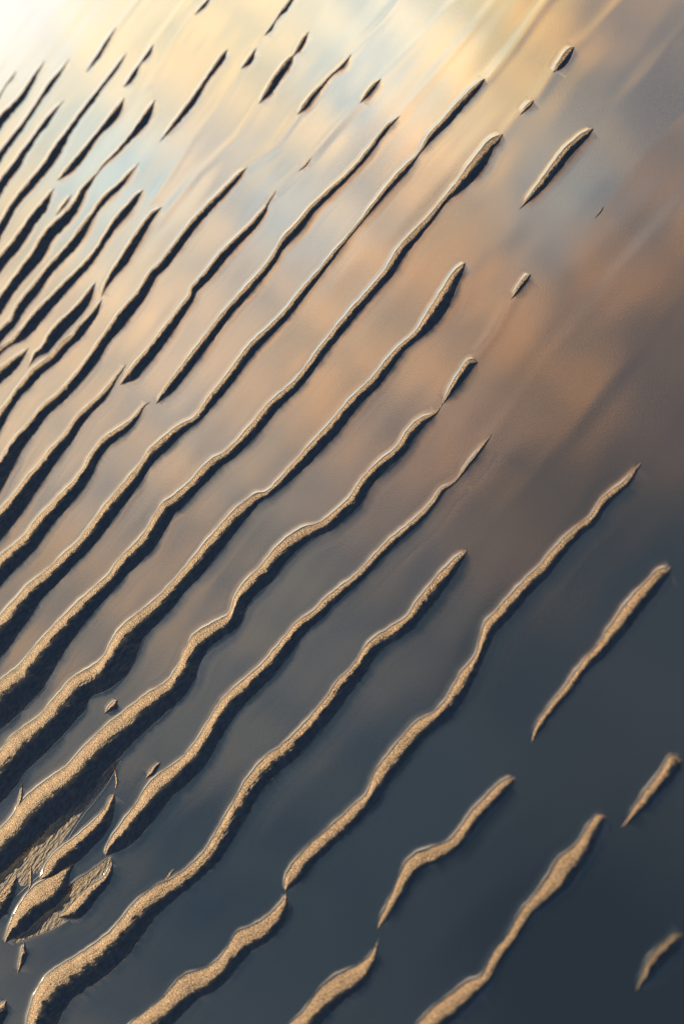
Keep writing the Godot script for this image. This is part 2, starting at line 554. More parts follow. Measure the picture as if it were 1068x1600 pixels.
func _ready() -> void:
	var cam := Camera3D.new()
	cam.name = "camera"
	cam.transform = Transform3D(Basis(Vector3(0.622515, -0.658942, 0.422222), Vector3(0.782608, 0.524146, -0.335850), Vector3(-0.000000, 0.539506, 0.841982)), Vector3(0.0, 1.25, 0.0))
	cam.fov = 25.0
	cam.near = 0.05
	cam.far = 8000.0
	var lens := CameraAttributesPhysical.new()
	lens.frustum_focal_length = 54.13
	lens.frustum_focus_distance = 2.4
	lens.exposure_aperture = 4.2
	lens.frustum_near = 0.05
	lens.frustum_far = 8000.0
	cam.attributes = lens
	add_child(cam)
	var env := Environment.new()
	env.background_mode = Environment.BG_SKY
	env.sky = build_sky()
	env.tonemap_mode = Environment.TONE_MAPPER_LINEAR
	env.tonemap_exposure = 1.0
	env.sdfgi_enabled = true
	env.ssao_enabled = true
	env.ssil_enabled = true
	var around := WorldEnvironment.new()
	around.name = "surroundings"
	around.environment = env
	add_child(around)
	var sun := DirectionalLight3D.new()
	sun.name = "sun"
	sun.light_color = Color(1.0, 0.845, 0.63)
	sun.light_energy = 1.6
	sun.light_angular_distance = 0.5
	sun.shadow_enabled = true
	var el := deg_to_rad(15.0)
	var az := deg_to_rad(-16.0)
	var to_sun := Vector3(sin(az) * cos(el), sin(el), -cos(az) * cos(el))
	sun.transform = Transform3D(Basis.looking_at(-to_sun, Vector3.UP), Vector3(0.0, 3.0, 0.0))
	add_child(sun)
	build_materials()
	build_water()
	ridge("tiny sliver of dark sand at the left edge, highest ridge beneath the white glare", 0.25, 1, [
		[2242, -34811, 2242, -34811, 50, 0], [2109, -34835, 2104, -34737, 63, 182], [1958, -34822, 1956, -34753, 65, 121], [1791, -34774, 1789, -34691, 64, 151], [1507, -34682, 1505, -34529, 62, 300], [415, -34329, 417, -34178, 61, 297]])
	ridge("dark wedge ridge with a brown tip, just under the tiny sliver at the left edge", 0.25, 1, [
		[2611, -34113, 2611, -34113, 50, 0], [2297, -34115, 2289, -33938, 61, 355], [1975, -34039, 1964, -33769, 62, 530], [1700, -34089, 1680, -33764, 61, 648], [1504, -34174, 1491, -33809, 62, 708], [995, -34099, 989, -33670, 62, 822], [-84, -33941, -79, -33516, 62, 818]])
	ridge("thin straight dark ridge below the brown tipped wedge, running off the left edge", 0.25, 1, [
		[2815, -33349, 2815, -33349, 50, 0], [2581, -33347, 2573, -33229, 61, 232], [2325, -33391, 2314, -33166, 60, 462], [1930, -33285, 1925, -33115, 60, 346], [1562, -33229, 1556, -33022, 62, 403], [1303, -33236, 1296, -33002, 61, 460], [1048, -33221, 1045, -32961, 61, 517], [536, -33117, 537, -32796, 62, 628], [-514, -32903, -505, -32585, 61, 624]])
	ridge("dark ridge that thickens towards the left edge, between two thinner straight ridges", 0.25, 1, [
		[2227, -32450, 2227, -32450, 50, 0], [2000, -32540, 1990, -32402, 60, 282], [1760, -32578, 1751, -32358, 60, 451], [1494, -32532, 1488, -32338, 60, 394], [1218, -32526, 1211, -32250, 60, 561], [1033, -32491, 1027, -32139, 59, 728], [697, -32486, 694, -32124, 61, 727], [195, -32385, 199, -31990, 61, 779], [-835, -32179, -821, -31788, 61, 775]])
	ridge("long slender dark ridge pointing up at the floating dark sliver under the white glare", 0.25, 1, [
		[3281, -31696, 3281, -31696, 50, 0], [3044, -31698, 3034, -31565, 60, 274], [2693, -31681, 2684, -31545, 61, 274], [2396, -31684, 2385, -31498, 60, 384], [2125, -31678, 2117, -31492, 60, 383], [1839, -31641, 1830, -31426, 60, 437], [1568, -31636, 1559, -31274, 59, 762], [1293, -31561, 1286, -31200, 59, 760], [1023, -31555, 1014, -31219, 59, 706], [853, -31572, 846, -31235, 59, 707], [491, -31559, 491, -31268, 60, 598], [211, -31469, 217, -31126, 60, 703], [-292, -31343, -280, -30945, 60, 807], [-1289, -31093, -1268, -30700, 60, 801]])
	ridge("short dark island pinched into two lobes, beside the tip of the long slender ridge", 0.25, 1, [
		[3558, -31111, 3558, -31111, 50, 0], [3446, -31093, 3433, -30936, 60, 322], [3308, -31082, 3297, -30926, 60, 322], [3220, -31057, 3215, -30988, 62, 134], [3058, -31054, 3046, -30874, 59, 375], [2904, -31014, 2895, -30835, 59, 374], [2784, -30981, 2784, -30981, 50, 0]])
	ridge("straight dark sliver floating alone beside the white glare in the top corner", 0.25, 1, [
		[3562, -32646, 3562, -32646, 50, 0], [3332, -32643, 3322, -32504, 60, 283], [3081, -32572, 3072, -32408, 60, 338], [2873, -32526, 2868, -32413, 61, 225], [2718, -32462, 2718, -32462, 50, 0]])
	ridge("dark ridge with a blunt tip and forked lower end, below the two lobed island", 0.25, 1, [
		[2675, -30704, 2675, -30704, 50, 0], [2497, -30724, 2479, -30458, 65, 476], [2278, -30722, 2261, -30423, 58, 635], [2039, -30709, 2029, -30526, 60, 371], [1757, -30726, 1744, -30473, 59, 530], [1521, -30746, 1508, -30446, 58, 635], [1335, -30751, 1327, -30521, 59, 477], [1154, -30737, 1154, -30737, 50, 0]])
	ridge("ridge with a swollen tip, thin waist and broad dark flank at the left edge", 0.25, 1, [
		[2855, -29797, 2855, -29797, 50, 0], [2661, -29805, 2645, -29547, 61, 513], [2424, -29762, 2410, -29477, 58, 614], [2195, -29732, 2185, -29558, 59, 359], [1953, -29754, 1944, -29625, 61, 257], [1696, -29830, 1691, -29736, 68, 155], [1556, -29806, 1553, -29744, 68, 103], [1465, -29849, 1457, -29725, 68, 206], [1274, -29889, 1267, -29652, 62, 463], [1099, -29827, 1096, -29525, 60, 614], [878, -29811, 864, -29443, 59, 767], [683, -29901, 662, -29465, 58, 904], [465, -29948, 464, -29510, 58, 907], [177, -29855, 184, -29384, 56, 990], [-139, -29818, -134, -29414, 57, 859], [-403, -29799, -396, -29439, 58, 767], [-599, -29776, -589, -29386, 59, 812], [-1045, -29730, -1029, -29298, 58, 900], [-2007, -29631, -1980, -29201, 58, 898]])
	ridge("very short thin crest tucked beside the thin waisted long ridge", 0.25, 1, [
		[1126, -30014, 1126, -30014, 50, 0], [1014, -30047, 1011, -29938, 62, 208], [881, -30037, 881, -29929, 62, 207], [738, -29981, 738, -29981, 50, 0]])
	ridge("dark flanked ridge starting below the forked end and leaving at the left edge", 0.25, 1, [
		[1063, -30646, 1063, -30646, 50, 0], [938, -30684, 932, -30539, 64, 265], [759, -30703, 750, -30373, 59, 687], [535, -30720, 532, -30365, 59, 739], [327, -30681, 329, -30281, 58, 837], [36, -30650, 36, -30228, 58, 884], [-168, -30677, -167, -30268, 59, 837], [-612, -30658, -603, -30204, 58, 929], [-1602, -30616, -1582, -30163, 58, 928]])
	ridge("sharp tipped ridge with a small broken step in its crest beside pale blue water", 0.25, 1, [
		[1996, -28872, 1996, -28872, 50, 0], [1801, -28943, 1792, -28825, 67, 200], [1586, -29005, 1570, -28810, 60, 399], [1355, -29118, 1341, -28891, 61, 451], [1177, -29123, 1172, -28922, 66, 351], [1076, -29090, 1073, -28911, 66, 306], [816, -29071, 812, -28781, 60, 599], [611, -29053, 605, -28728, 58, 698], [348, -29081, 341, -28778, 58, 649], [79, -29127, 78, -28836, 60, 601], [-199, -29099, -197, -28773, 58, 700], [-525, -29115, -514, -28768, 58, 749], [-750, -28995, -741, -28697, 61, 597], [-939, -29063, -937, -28731, 59, 697], [-1333, -29113, -1324, -28737, 58, 793], [-2292, -29235, -2273, -28857, 58, 796]])
	ridge("round tipped dark ridge directly under the one with the broken step", 0.25, 1, [
		[1708, -28211, 1708, -28211, 50, 0], [1568, -28325, 1552, -28129, 61, 389], [1358, -28340, 1345, -28068, 58, 584], [1155, -28367, 1147, -28095, 58, 585], [952, -28320, 952, -28102, 60, 437], [693, -28244, 692, -28027, 60, 437], [460, -28265, 452, -28007, 59, 534], [246, -28325, 237, -28046, 59, 583], [-4, -28394, -13, -28074, 58, 681], [-255, -28465, -261, -28102, 58, 774], [-514, -28522, -511, -28116, 57, 863], [-793, -28511, -788, -28159, 59, 733], [-986, -28565, -988, -28377, 67, 317], [-1143, -28638, -1144, -28486, 67, 259], [-1501, -28753, -1499, -28535, 64, 394], [-2457, -29059, -2449, -28838, 65, 398]])
	ridge("short ridge with a pale tip that ends above the forked pair of crests", 0.25, 1, [
		[1645, -27415, 1645, -27415, 50, 0], [1572, -27520, 1556, -27399, 67, 208], [1455, -27595, 1444, -27390, 64, 380], [1210, -27563, 1205, -27288, 60, 567], [970, -27515, 969, -27209, 58, 659], [795, -27463, 796, -27147, 56, 705], [616, -27428, 619, -27182, 59, 517], [454, -27373, 462, -27188, 60, 374], [325, -27282, 335, -27177, 66, 183], [224, -27143, 224, -27143, 50, 0]])
	ridge("upper crest of the forked pair near the left edge, with dark flank", 0.25, 1, [
		[348, -27572, 348, -27572, 50, 0], [231, -27604, 229, -27414, 61, 380], [65, -27592, 62, -27285, 58, 662], [-151, -27637, -161, -27272, 56, 793], [-373, -27726, -378, -27319, 55, 878], [-587, -27728, -573, -27340, 56, 838], [-743, -27657, -734, -27356, 57, 664], [-866, -27705, -860, -27502, 58, 429], [-962, -27646, -953, -27552, 61, 189], [-1076, -27550, -1076, -27550, 50, 0]])
	ridge("lower crest of the forked pair near the left edge, widening into lit sand", 0.25, 1, [
		[228, -27100, 228, -27100, 50, 0], [100, -27107, 98, -26942, 61, 327], [-17, -27111, -19, -26888, 59, 466], [-237, -27143, -239, -26843, 57, 651], [-377, -27153, -382, -26862, 62, 557], [-515, -27218, -520, -26924, 66, 507], [-742, -27265, -750, -26945, 65, 567], [-1025, -27439, -1029, -27101, 66, 587], [-1231, -27452, -1220, -27106, 65, 613], [-1420, -27447, -1406, -27166, 61, 565], [-1620, -27418, -1604, -27133, 66, 496], [-1726, -27419, -1702, -27094, 65, 573], [-2183, -27293, -2148, -26908, 62, 742], [-3062, -27051, -3018, -26671, 62, 736]])
	ridge("stubby crest cut by the left edge, its pale tip pointing at the forked pair", 0.25, 1, [
		[-861, -27931, -861, -27931, 50, 0], [-978, -28021, -987, -27863, 65, 285], [-1114, -28131, -1128, -27836, 62, 570], [-1317, -28274, -1330, -27876, 65, 715], [-1630, -28477, -1640, -28015, 63, 847], [-2576, -29093, -2574, -28615, 63, 865]])
	ridge("long smooth ridge with a ragged broad dark flank, first below the forked pair", 0.25, 1, [
		[2634, -26168, 2634, -26168, 50, 0], [2553, -26244, 2539, -26145, 68, 163], [2439, -26288, 2420, -26113, 64, 319], [2140, -26368, 2120, -26156, 62, 408], [1818, -26454, 1800, -26216, 63, 454], [1534, -26476, 1521, -26209, 60, 545], [1251, -26458, 1242, -26173, 59, 589], [994, -26460, 982, -26175, 59, 589], [866, -26507, 860, -26222, 59, 590], [569, -26439, 566, -26100, 58, 719], [325, -26464, 319, -26088, 57, 799], [101, -26457, 104, -26081, 57, 798], [-182, -26412, -174, -26111, 59, 633], [-412, -26367, -404, -26030, 58, 717], [-755, -26352, -750, -26033, 58, 676], [-1062, -26406, -1063, -26091, 61, 630], [-1312, -26524, -1309, -26189, 60, 679], [-1553, -26535, -1540, -26180, 60, 721], [-1863, -26563, -1837, -26148, 56, 879], [-2115, -26497, -2072, -26045, 53, 986], [-2393, -26400, -2343, -25933, 52, 1017], [-2794, -26258, -2734, -25759, 51, 1080], [-3633, -25961, -3561, -25470, 51, 1068]])
	ridge("ridge with a thin pale upper tip and a blunt broken lower end", 0.25, 1, [
		[2561, -25153, 2561, -25153, 50, 0], [2472, -25151, 2469, -25096, 81, 52], [2356, -25143, 2352, -25065, 74, 104], [2254, -25120, 2244, -24973, 64, 270], [2048, -25148, 2029, -24932, 61, 432], [1801, -25212, 1781, -24979, 60, 475], [1550, -25289, 1533, -25021, 59, 563], [1262, -25288, 1250, -25021, 59, 563], [1011, -25328, 1008, -25088, 61, 477], [893, -25234, 896, -25023, 64, 390], [733, -25237, 728, -24975, 61, 519], [489, -25225, 487, -24929, 60, 604], [157, -25211, 155, -24882, 59, 685], [-139, -25237, -139, -24892, 58, 723], [-305, -25230, -295, -24919, 59, 647], [-473, -25175, -473, -25175, 50, 0]])
	ridge("ridge starting with a pale notch beside the blunt broken end, wide striped flank", 0.25, 1, [
		[-215, -25393, -215, -25393, 50, 0], [-303, -25416, -303, -25342, 72, 106], [-425, -25422, -424, -25318, 70, 159], [-586, -25426, -584, -25248, 71, 263], [-730, -25438, -732, -25221, 65, 386], [-944, -25530, -948, -25276, 65, 459], [-1122, -25575, -1112, -25278, 62, 569], [-1345, -25532, -1332, -25219, 62, 611], [-1590, -25570, -1576, -25204, 60, 732], [-1830, -25569, -1810, -25168, 58, 807], [-2070, -25592, -2042, -25122, 56, 949], [-2354, -25577, -2322, -25059, 56, 1014], [-2584, -25623, -2552, -25039, 56, 1108], [-2933, -25687, -2891, -25053, 56, 1169], [-3813, -25847, -3753, -25193, 55, 1201]])
	ridge("curved ridge with a frayed pale tip in line with the long narrow ridge above", 0.25, 1, [
		[-373, -24254, -373, -24254, 50, 0], [-481, -24363, -484, -24293, 71, 101], [-637, -24366, -639, -24219, 64, 270], [-801, -24442, -813, -24217, 63, 421], [-1094, -24644, -1097, -24358, 64, 527], [-1333, -24632, -1313, -24336, 61, 589], [-1507, -24558, -1483, -24243, 58, 667], [-1707, -24548, -1693, -24188, 58, 738], [-1945, -24607, -1932, -24204, 60, 773], [-2211, -24661, -2191, -24232, 62, 780], [-2396, -24683, -2363, -24219, 61, 845], [-2575, -24669, -2549, -24189, 61, 876], [-2801, -24759, -2782, -24222, 61, 940], [-2966, -24824, -2937, -24272, 61, 957], [-3297, -24905, -3256, -24305, 61, 1024], [-4164, -25119, -4095, -24397, 58, 1210]])
	ridge("long narrow ridge with an S bend halfway, ending bluntly above the frayed tip", 0.45, 1, [
		[4030, -23832, 4030, -23832, 50, 0], [3924, -23917, 3907, -23831, 67, 149], [3796, -23973, 3779, -23840, 65, 240], [3468, -23950, 3451, -23801, 64, 274], [3144, -23985, 3125, -23835, 64, 275], [2867, -24090, 2842, -23906, 63, 345], [2591, -24183, 2570, -23981, 63, 381], [2316, -24205, 2294, -23957, 63, 467], [2091, -24249, 2075, -24001, 63, 467], [1942, -24204, 1937, -24007, 64, 361], [1765, -24155, 1756, -23957, 64, 362], [1510, -24171, 1497, -23958, 64, 396], [1247, -24214, 1234, -23984, 63, 430], [945, -24254, 937, -24008, 63, 464], [575, -24241, 571, -23979, 63, 498], [167, -24225, 167, -23949, 62, 538], [-144, -24209, -138, -23964, 60, 497], [-372, -24127, -372, -24127, 50, 0]])
	ridge("very long ridge whose dark tip touches the golden streak of reflected sky", 0.4, 1, [
		[4816, -22796, 4816, -22796, 50, 0], [4747, -22857, 4719, -22734, 64, 229], [4634, -22907, 4600, -22729, 64, 328], [4419, -22960, 4384, -22750, 64, 394], [4172, -22987, 4141, -22777, 64, 394], [3925, -23015, 3905, -22846, 64, 312], [3702, -22947, 3694, -22879, 73, 96], [3501, -23008, 3476, -22828, 64, 329], [3253, -23035, 3235, -22867, 64, 313], [3005, -23029, 2992, -22892, 66, 239], [2710, -23024, 2702, -22928, 71, 144], [2449, -23033, 2440, -22937, 71, 144], [2210, -23058, 2198, -22920, 66, 239], [2014, -23061, 2002, -22908, 64, 280], [1688, -23096, 1676, -22900, 64, 362], [1382, -23093, 1370, -22882, 63, 395], [1120, -23157, 1103, -22929, 63, 428], [857, -23242, 845, -22982, 63, 495], [618, -23234, 615, -22975, 63, 494], [373, -23216, 371, -22958, 63, 492], [36, -23220, 38, -22979, 63, 458], [-193, -23188, -201, -23007, 63, 341], [-383, -23365, -403, -23111, 64, 463], [-650, -23495, -661, -23169, 64, 595], [-831, -23550, -826, -23227, 63, 602], [-999, -23524, -988, -23240, 64, 515], [-1188, -23525, -1177, -23180, 67, 580], [-1586, -23554, -1566, -23153, 62, 746], [-1879, -23536, -1853, -23131, 60, 774], [-2188, -23533, -2168, -23144, 61, 739], [-2368, -23598, -2355, -23192, 62, 739], [-2664, -23691, -2650, -23236, 63, 802], [-2943, -23824, -2917, -23298, 61, 915], [-3108, -23830, -3060, -23251, 59, 1015], [-3417, -23881, -3361, -23220, 59, 1114], [-3749, -23938, -3677, -23180, 57, 1264], [-4587, -24082, -4490, -23280, 56, 1355]])
	ridge("longest ridge, with a dark bulging head and lit sand at its left end", 0.4, 1, [
		[4294, -21701, 4294, -21701, 50, 0], [4237, -21787, 4196, -21642, 77, 179], [4144, -21870, 4103, -21645, 77, 272], [3947, -21876, 3905, -21559, 67, 541], [3752, -21870, 3715, -21549, 63, 599], [3545, -21847, 3518, -21616, 63, 435], [3363, -21859, 3347, -21719, 68, 227], [3093, -21872, 3073, -21707, 73, 227], [2872, -21923, 2846, -21708, 71, 318], [2632, -21949, 2614, -21707, 67, 407], [2369, -21878, 2356, -21643, 62, 451], [2181, -21881, 2163, -21671, 62, 406], [1912, -21913, 1895, -21703, 62, 407], [1636, -21937, 1623, -21712, 62, 438], [1263, -21933, 1255, -21722, 62, 407], [804, -21918, 794, -21696, 63, 421], [480, -22043, 468, -21777, 62, 517], [122, -22065, 117, -21785, 62, 548], [-220, -22114, -232, -21854, 63, 496], [-424, -22262, -444, -21975, 66, 499], [-607, -22336, -610, -21994, 66, 593], [-759, -22330, -761, -22033, 63, 558], [-1028, -22433, -1039, -22072, 65, 631], [-1184, -22521, -1169, -22123, 62, 720], [-1468, -22443, -1438, -22044, 60, 749], [-1635, -22430, -1619, -22002, 60, 798], [-1974, -22498, -1953, -22098, 61, 750], [-2161, -22469, -2143, -22110, 61, 684], [-2401, -22555, -2388, -22148, 61, 748], [-2740, -22654, -2714, -22160, 60, 879], [-3058, -22727, -3014, -22142, 58, 1016], [-3428, -22771, -3356, -22052, 56, 1235], [-3602, -22770, -3547, -21992, 56, 1313], [-3878, -22916, -3834, -22044, 57, 1440], [-4161, -23055, -4102, -22113, 57, 1544], [-5000, -23464, -4914, -22498, 58, 1571]])
	ridge("long ridge with a pointed speckled head and a raised shoulder halfway down", 0.33, 1, [
		[2850, -20653, 2850, -20653, 50, 0], [2779, -20688, 2760, -20559, 67, 215], [2659, -20715, 2641, -20492, 66, 385], [2400, -20670, 2383, -20351, 62, 602], [2190, -20632, 2178, -20318, 60, 614], [1973, -20569, 1959, -20364, 61, 411], [1772, -20633, 1755, -20469, 64, 300], [1586, -20674, 1572, -20463, 64, 385], [1277, -20678, 1263, -20441, 62, 456], [1124, -20721, 1105, -20481, 62, 472], [965, -20756, 952, -20505, 62, 487], [623, -20777, 612, -20495, 61, 558], [296, -20821, 288, -20549, 60, 547], [-27, -20856, -32, -20626, 62, 445], [-313, -20900, -323, -20756, 62, 281], [-412, -21053, -435, -20846, 72, 297], [-648, -21182, -658, -20864, 71, 476], [-880, -21214, -876, -20858, 63, 639], [-1118, -21239, -1106, -20853, 61, 710], [-1462, -21249, -1446, -20858, 60, 734], [-1700, -21273, -1686, -20915, 61, 670], [-1915, -21302, -1906, -20901, 61, 729], [-2145, -21400, -2142, -20952, 64, 755], [-2377, -21500, -2356, -20973, 60, 905], [-2578, -21516, -2505, -20864, 56, 1109], [-2791, -21429, -2723, -20793, 51, 1207], [-2969, -21488, -2961, -20862, 56, 1061], [-3218, -21668, -3195, -21063, 59, 1003], [-3391, -21677, -3322, -20989, 57, 1143], [-3570, -21698, -3498, -21016, 56, 1148], [-3784, -21716, -3735, -21039, 57, 1124], [-4053, -21872, -4005, -21098, 58, 1259], [-4210, -21917, -4111, -21132, 58, 1280], [-4363, -21903, -4268, -21165, 58, 1207], [-4668, -21970, -4567, -21144, 58, 1355], [-5464, -22147, -5341, -21309, 58, 1353]])
	ridge("small comma shaped sand island with a hooked pale top", 0.35, 1, [
		[2009, -19260, 2009, -19260, 50, 0], [2012, -19387, 1957, -19265, 73, 181], [1957, -19450, 1936, -19257, 63, 363], [1818, -19428, 1813, -19243, 61, 373], [1648, -19379, 1648, -19249, 61, 261], [1542, -19334, 1542, -19269, 61, 131], [1435, -19314, 1435, -19292, 70, 33]])
	ridge("long ridge below the comma shaped island, sharply kinked in the middle", 0.25, 1, [
		[1459, -19318, 1458, -19296, 70, 33], [1380, -19309, 1376, -19265, 70, 67], [1313, -19357, 1294, -19264, 61, 190], [1249, -19439, 1225, -19281, 66, 280], [1074, -19510, 1062, -19294, 63, 404], [851, -19472, 839, -19255, 61, 430], [586, -19580, 570, -19340, 61, 473], [363, -19601, 361, -19361, 61, 474], [155, -19569, 148, -19304, 61, 526], [-129, -19655, -147, -19403, 61, 499], [-257, -19759, -297, -19509, 66, 433], [-370, -19904, -412, -19621, 73, 396], [-478, -19979, -501, -19653, 71, 487], [-674, -20065, -678, -19709, 65, 603], [-954, -20073, -948, -19699, 60, 701], [-1195, -20124, -1182, -19769, 60, 680], [-1378, -20085, -1340, -19769, 57, 659], [-1486, -19994, -1451, -19701, 53, 657], [-1574, -20004, -1589, -19667, 61, 638], [-1766, -20158, -1786, -19778, 68, 592], [-1949, -20259, -1928, -19838, 68, 641], [-2150, -20205, -2093, -19796, 61, 742], [-2330, -20113, -2273, -19674, 58, 821], [-2480, -20110, -2469, -19649, 57, 849], [-2704, -20253, -2705, -19713, 58, 922], [-2906, -20349, -2891, -19774, 58, 958], [-3103, -20435, -3077, -19830, 62, 941], [-3344, -20522, -3301, -19866, 58, 1062], [-3590, -20583, -3524, -19901, 57, 1140], [-3853, -20613, -3795, -19860, 56, 1280], [-4167, -20778, -4113, -19969, 57, 1344], [-4360, -20846, -4276, -20036, 58, 1309], [-4526, -20882, -4399, -20093, 58, 1300], [-4656, -20838, -4537, -20104, 58, 1208], [-4852, -20880, -4765, -20190, 60, 1064], [-5090, -20949, -4996, -20211, 60, 1136], [-5870, -21174, -5755, -20424, 61, 1136]])
	ridge("ridge that tapers upward to a hair thin pale line and ends low in a point", 0.2, 1, [
		[1493, -18294, 1493, -18294, 50, 0], [1316, -18307, 1312, -18236, 60, 145], [1083, -18300, 1081, -18229, 60, 145], [904, -18297, 900, -18246, 64, 95], [764, -18388, 756, -18289, 62, 191], [588, -18377, 584, -18268, 66, 191], [389, -18417, 379, -18278, 62, 267], [142, -18515, 131, -18355, 62, 307], [-89, -18570, -93, -18409, 62, 308], [-304, -18590, -307, -18429, 62, 308], [-452, -18636, -462, -18465, 61, 343], [-726, -18763, -734, -18551, 64, 386], [-899, -18791, -904, -18567, 63, 425], [-1132, -18894, -1135, -18644, 60, 506], [-1324, -18910, -1313, -18623, 59, 577], [-1642, -18918, -1632, -18606, 57, 631], [-1893, -19002, -1888, -18647, 59, 678], [-2177, -19084, -2148, -18703, 59, 712], [-2499, -19021, -2451, -18645, 59, 709], [-2726, -18979, -2686, -18573, 59, 748], [-2952, -19025, -2935, -18587, 59, 773], [-3142, -19136, -3123, -18656, 64, 757], [-3316, -19171, -3253, -18679, 64, 787], [-3534, -19127, -3465, -18669, 58, 831], [-3826, -19114, -3757, -18694, 55, 814], [-4015, -19064, -3960, -18831, 54, 545], [-4097, -18970, -4097, -18970, 50, 0]])
	ridge("hair thin curved thread of sand hanging from the kinked ridge", 0.25, 1, [
		[-3430, -20146, -3430, -20146, 50, 0], [-3477, -19924, -3455, -19880, 65, 88], [-3544, -19686, -3525, -19639, 65, 91], [-3628, -19570, -3628, -19570, 50, 0]])
	ridge("short spindle of lit sand at the lower end of the curved thread", 0.15, 1, [
		[-3628, -19570, -3628, -19570, 50, 0], [-3713, -19546, -3692, -19418, 62, 252], [-3912, -19521, -3876, -19225, 59, 597], [-4171, -19599, -4139, -19219, 57, 734], [-4425, -19709, -4383, -19284, 59, 781], [-4585, -19742, -4526, -19396, 65, 596], [-4709, -19701, -4654, -19474, 74, 309], [-4803, -19638, -4803, -19638, 50, 0]])
	ridge("broad frayed tongue of lit sand with a sharp lower tip near the left edge", 0.08, 1.1, [
		[-4354, -19309, -4354, -19309, 50, 0], [-4486, -19409, -4480, -19259, 68, 244], [-4646, -19499, -4626, -19096, 71, 567], [-4815, -19615, -4768, -19052, 73, 689], [-4986, -19667, -4890, -19113, 70, 748], [-5160, -19628, -5051, -19170, 61, 805], [-5304, -19567, -5202, -19217, 58, 712], [-5476, -19423, -5476, -19423, 50, 0]])
	ridge("streaky curved crest between the broad frayed tongue and open dark water", 0.1, 1.3, [
		[-4057, -18875, -4057, -18875, 50, 0], [-4130, -18796, -4108, -18708, 60, 185], [-4243, -18772, -4224, -18604, 59, 359], [-4408, -18859, -4385, -18602, 64, 470], [-4568, -18899, -4526, -18591, 64, 558], [-4722, -18914, -4684, -18639, 61, 543], [-4861, -18958, -4861, -18958, 50, 0]])
	ridge("tiny upright sand sliver just below the tip of the frayed tongue", 0.1, 2, [
		[-5283, -19168, -5283, -19168, 50, 0], [-5363, -19089, -5318, -18962, 60, 278], [-5456, -18982, -5424, -18896, 60, 186], [-5532, -18888, -5532, -18888, 50, 0]])
	ridge("fan of streaked lit sand cut by the left edge beside the frayed tongue", 0.1, 2.5, [
		[-4966, -20047, -4966, -20047, 50, 0], [-5063, -20042, -5036, -19882, 64, 300], [-5159, -20062, -5122, -19813, 68, 413], [-5255, -20082, -5214, -19745, 71, 509], [-5453, -20174, -5407, -19752, 66, 678], [-6231, -20535, -6172, -20101, 66, 689]])
	ridge("scrap of streaked sand in the bottom left corner", 0.1, 2, [
		[-5763, -18764, -5763, -18764, 50, 0], [-5827, -18777, -5800, -18608, 59, 357], [-5922, -18811, -5877, -18554, 59, 531], [-6124, -18850, -6063, -18528, 61, 617], [-6845, -18992, -6775, -18667, 61, 622]])
	ridge("long ridge with braided, split crests in its lower middle", 0.2, 1.7, [
		[455, -17424, 455, -17424, 50, 0], [386, -17459, 375, -17359, 65, 181], [292, -17499, 282, -17334, 66, 291], [70, -17536, 65, -17295, 64, 436], [-151, -17535, -149, -17282, 59, 515], [-249, -17532, -244, -17292, 58, 506], [-410, -17520, -419, -17289, 57, 493], [-563, -17616, -586, -17378, 65, 431], [-721, -17706, -734, -17464, 65, 436], [-857, -17732, -847, -17486, 59, 499], [-1038, -17694, -1028, -17443, 58, 521], [-1250, -17736, -1238, -17447, 58, 583], [-1490, -17709, -1473, -17413, 58, 592], [-1819, -17737, -1808, -17443, 59, 581], [-2085, -17803, -2082, -17465, 61, 616], [-2254, -17888, -2238, -17528, 63, 617], [-2538, -17899, -2499, -17567, 61, 613], [-2802, -17833, -2751, -17508, 59, 626], [-3069, -17761, -3014, -17438, 60, 616], [-3284, -17708, -3242, -17407, 62, 563], [-3457, -17742, -3436, -17447, 65, 511], [-3677, -17827, -3671, -17531, 68, 475], [-3870, -17982, -3857, -17596, 71, 542], [-4138, -18078, -4084, -17624, 62, 743], [-4390, -18082, -4317, -17603, 56, 855], [-4540, -18111, -4488, -17586, 55, 904], [-4825, -18241, -4779, -17669, 58, 920], [-5022, -18354, -4976, -17762, 60, 902], [-5257, -18475, -5164, -17845, 62, 938], [-5426, -18455, -5268, -17843, 60, 977], [-5561, -18384, -5367, -17812, 56, 1019], [-5708, -18226, -5509, -17718, 51, 1028], [-5873, -18010, -5681, -17543, 47, 1019], [-6310, -17438, -6114, -16991, 47, 992]])
	ridge("smooth speckled ridge from a needle tip at right down to a rounded pinched foot", 0.14, 1, [
		[1994, -16190, 1994, -16190, 50, 0], [1900, -16207, 1893, -16140, 60, 136], [1760, -16214, 1746, -16105, 63, 204], [1535, -16303, 1521, -16160, 63, 273], [1334, -16281, 1322, -16137, 58, 305], [1157, -16354, 1140, -16194, 62, 307], [951, -16393, 939, -16207, 64, 342], [726, -16409, 713, -16198, 65, 376], [467, -16464, 455, -16235, 62, 442], [185, -16491, 178, -16252, 63, 443], [15, -16509, 23, -16279, 65, 411], [-99, -16443, -71, -16261, 61, 371], [-197, -16362, -175, -16209, 57, 337], [-293, -16320, -287, -16155, 57, 364], [-458, -16331, -447, -16088, 67, 407], [-642, -16280, -628, -16037, 61, 467], [-856, -16273, -863, -16039, 58, 487], [-1062, -16404, -1071, -16137, 70, 404], [-1265, -16415, -1253, -16137, 69, 438], [-1500, -16419, -1481, -16140, 67, 461], [-1650, -16401, -1612, -16132, 69, 428], [-1824, -16308, -1804, -16099, 58, 445], [-2023, -16364, -2017, -16120, 69, 381], [-2304, -16436, -2295, -16182, 71, 375], [-2583, -16514, -2563, -16247, 70, 402], [-2790, -16506, -2749, -16248, 70, 400], [-2901, -16447, -2851, -16280, 63, 332], [-2953, -16353, -2953, -16353, 50, 0]])
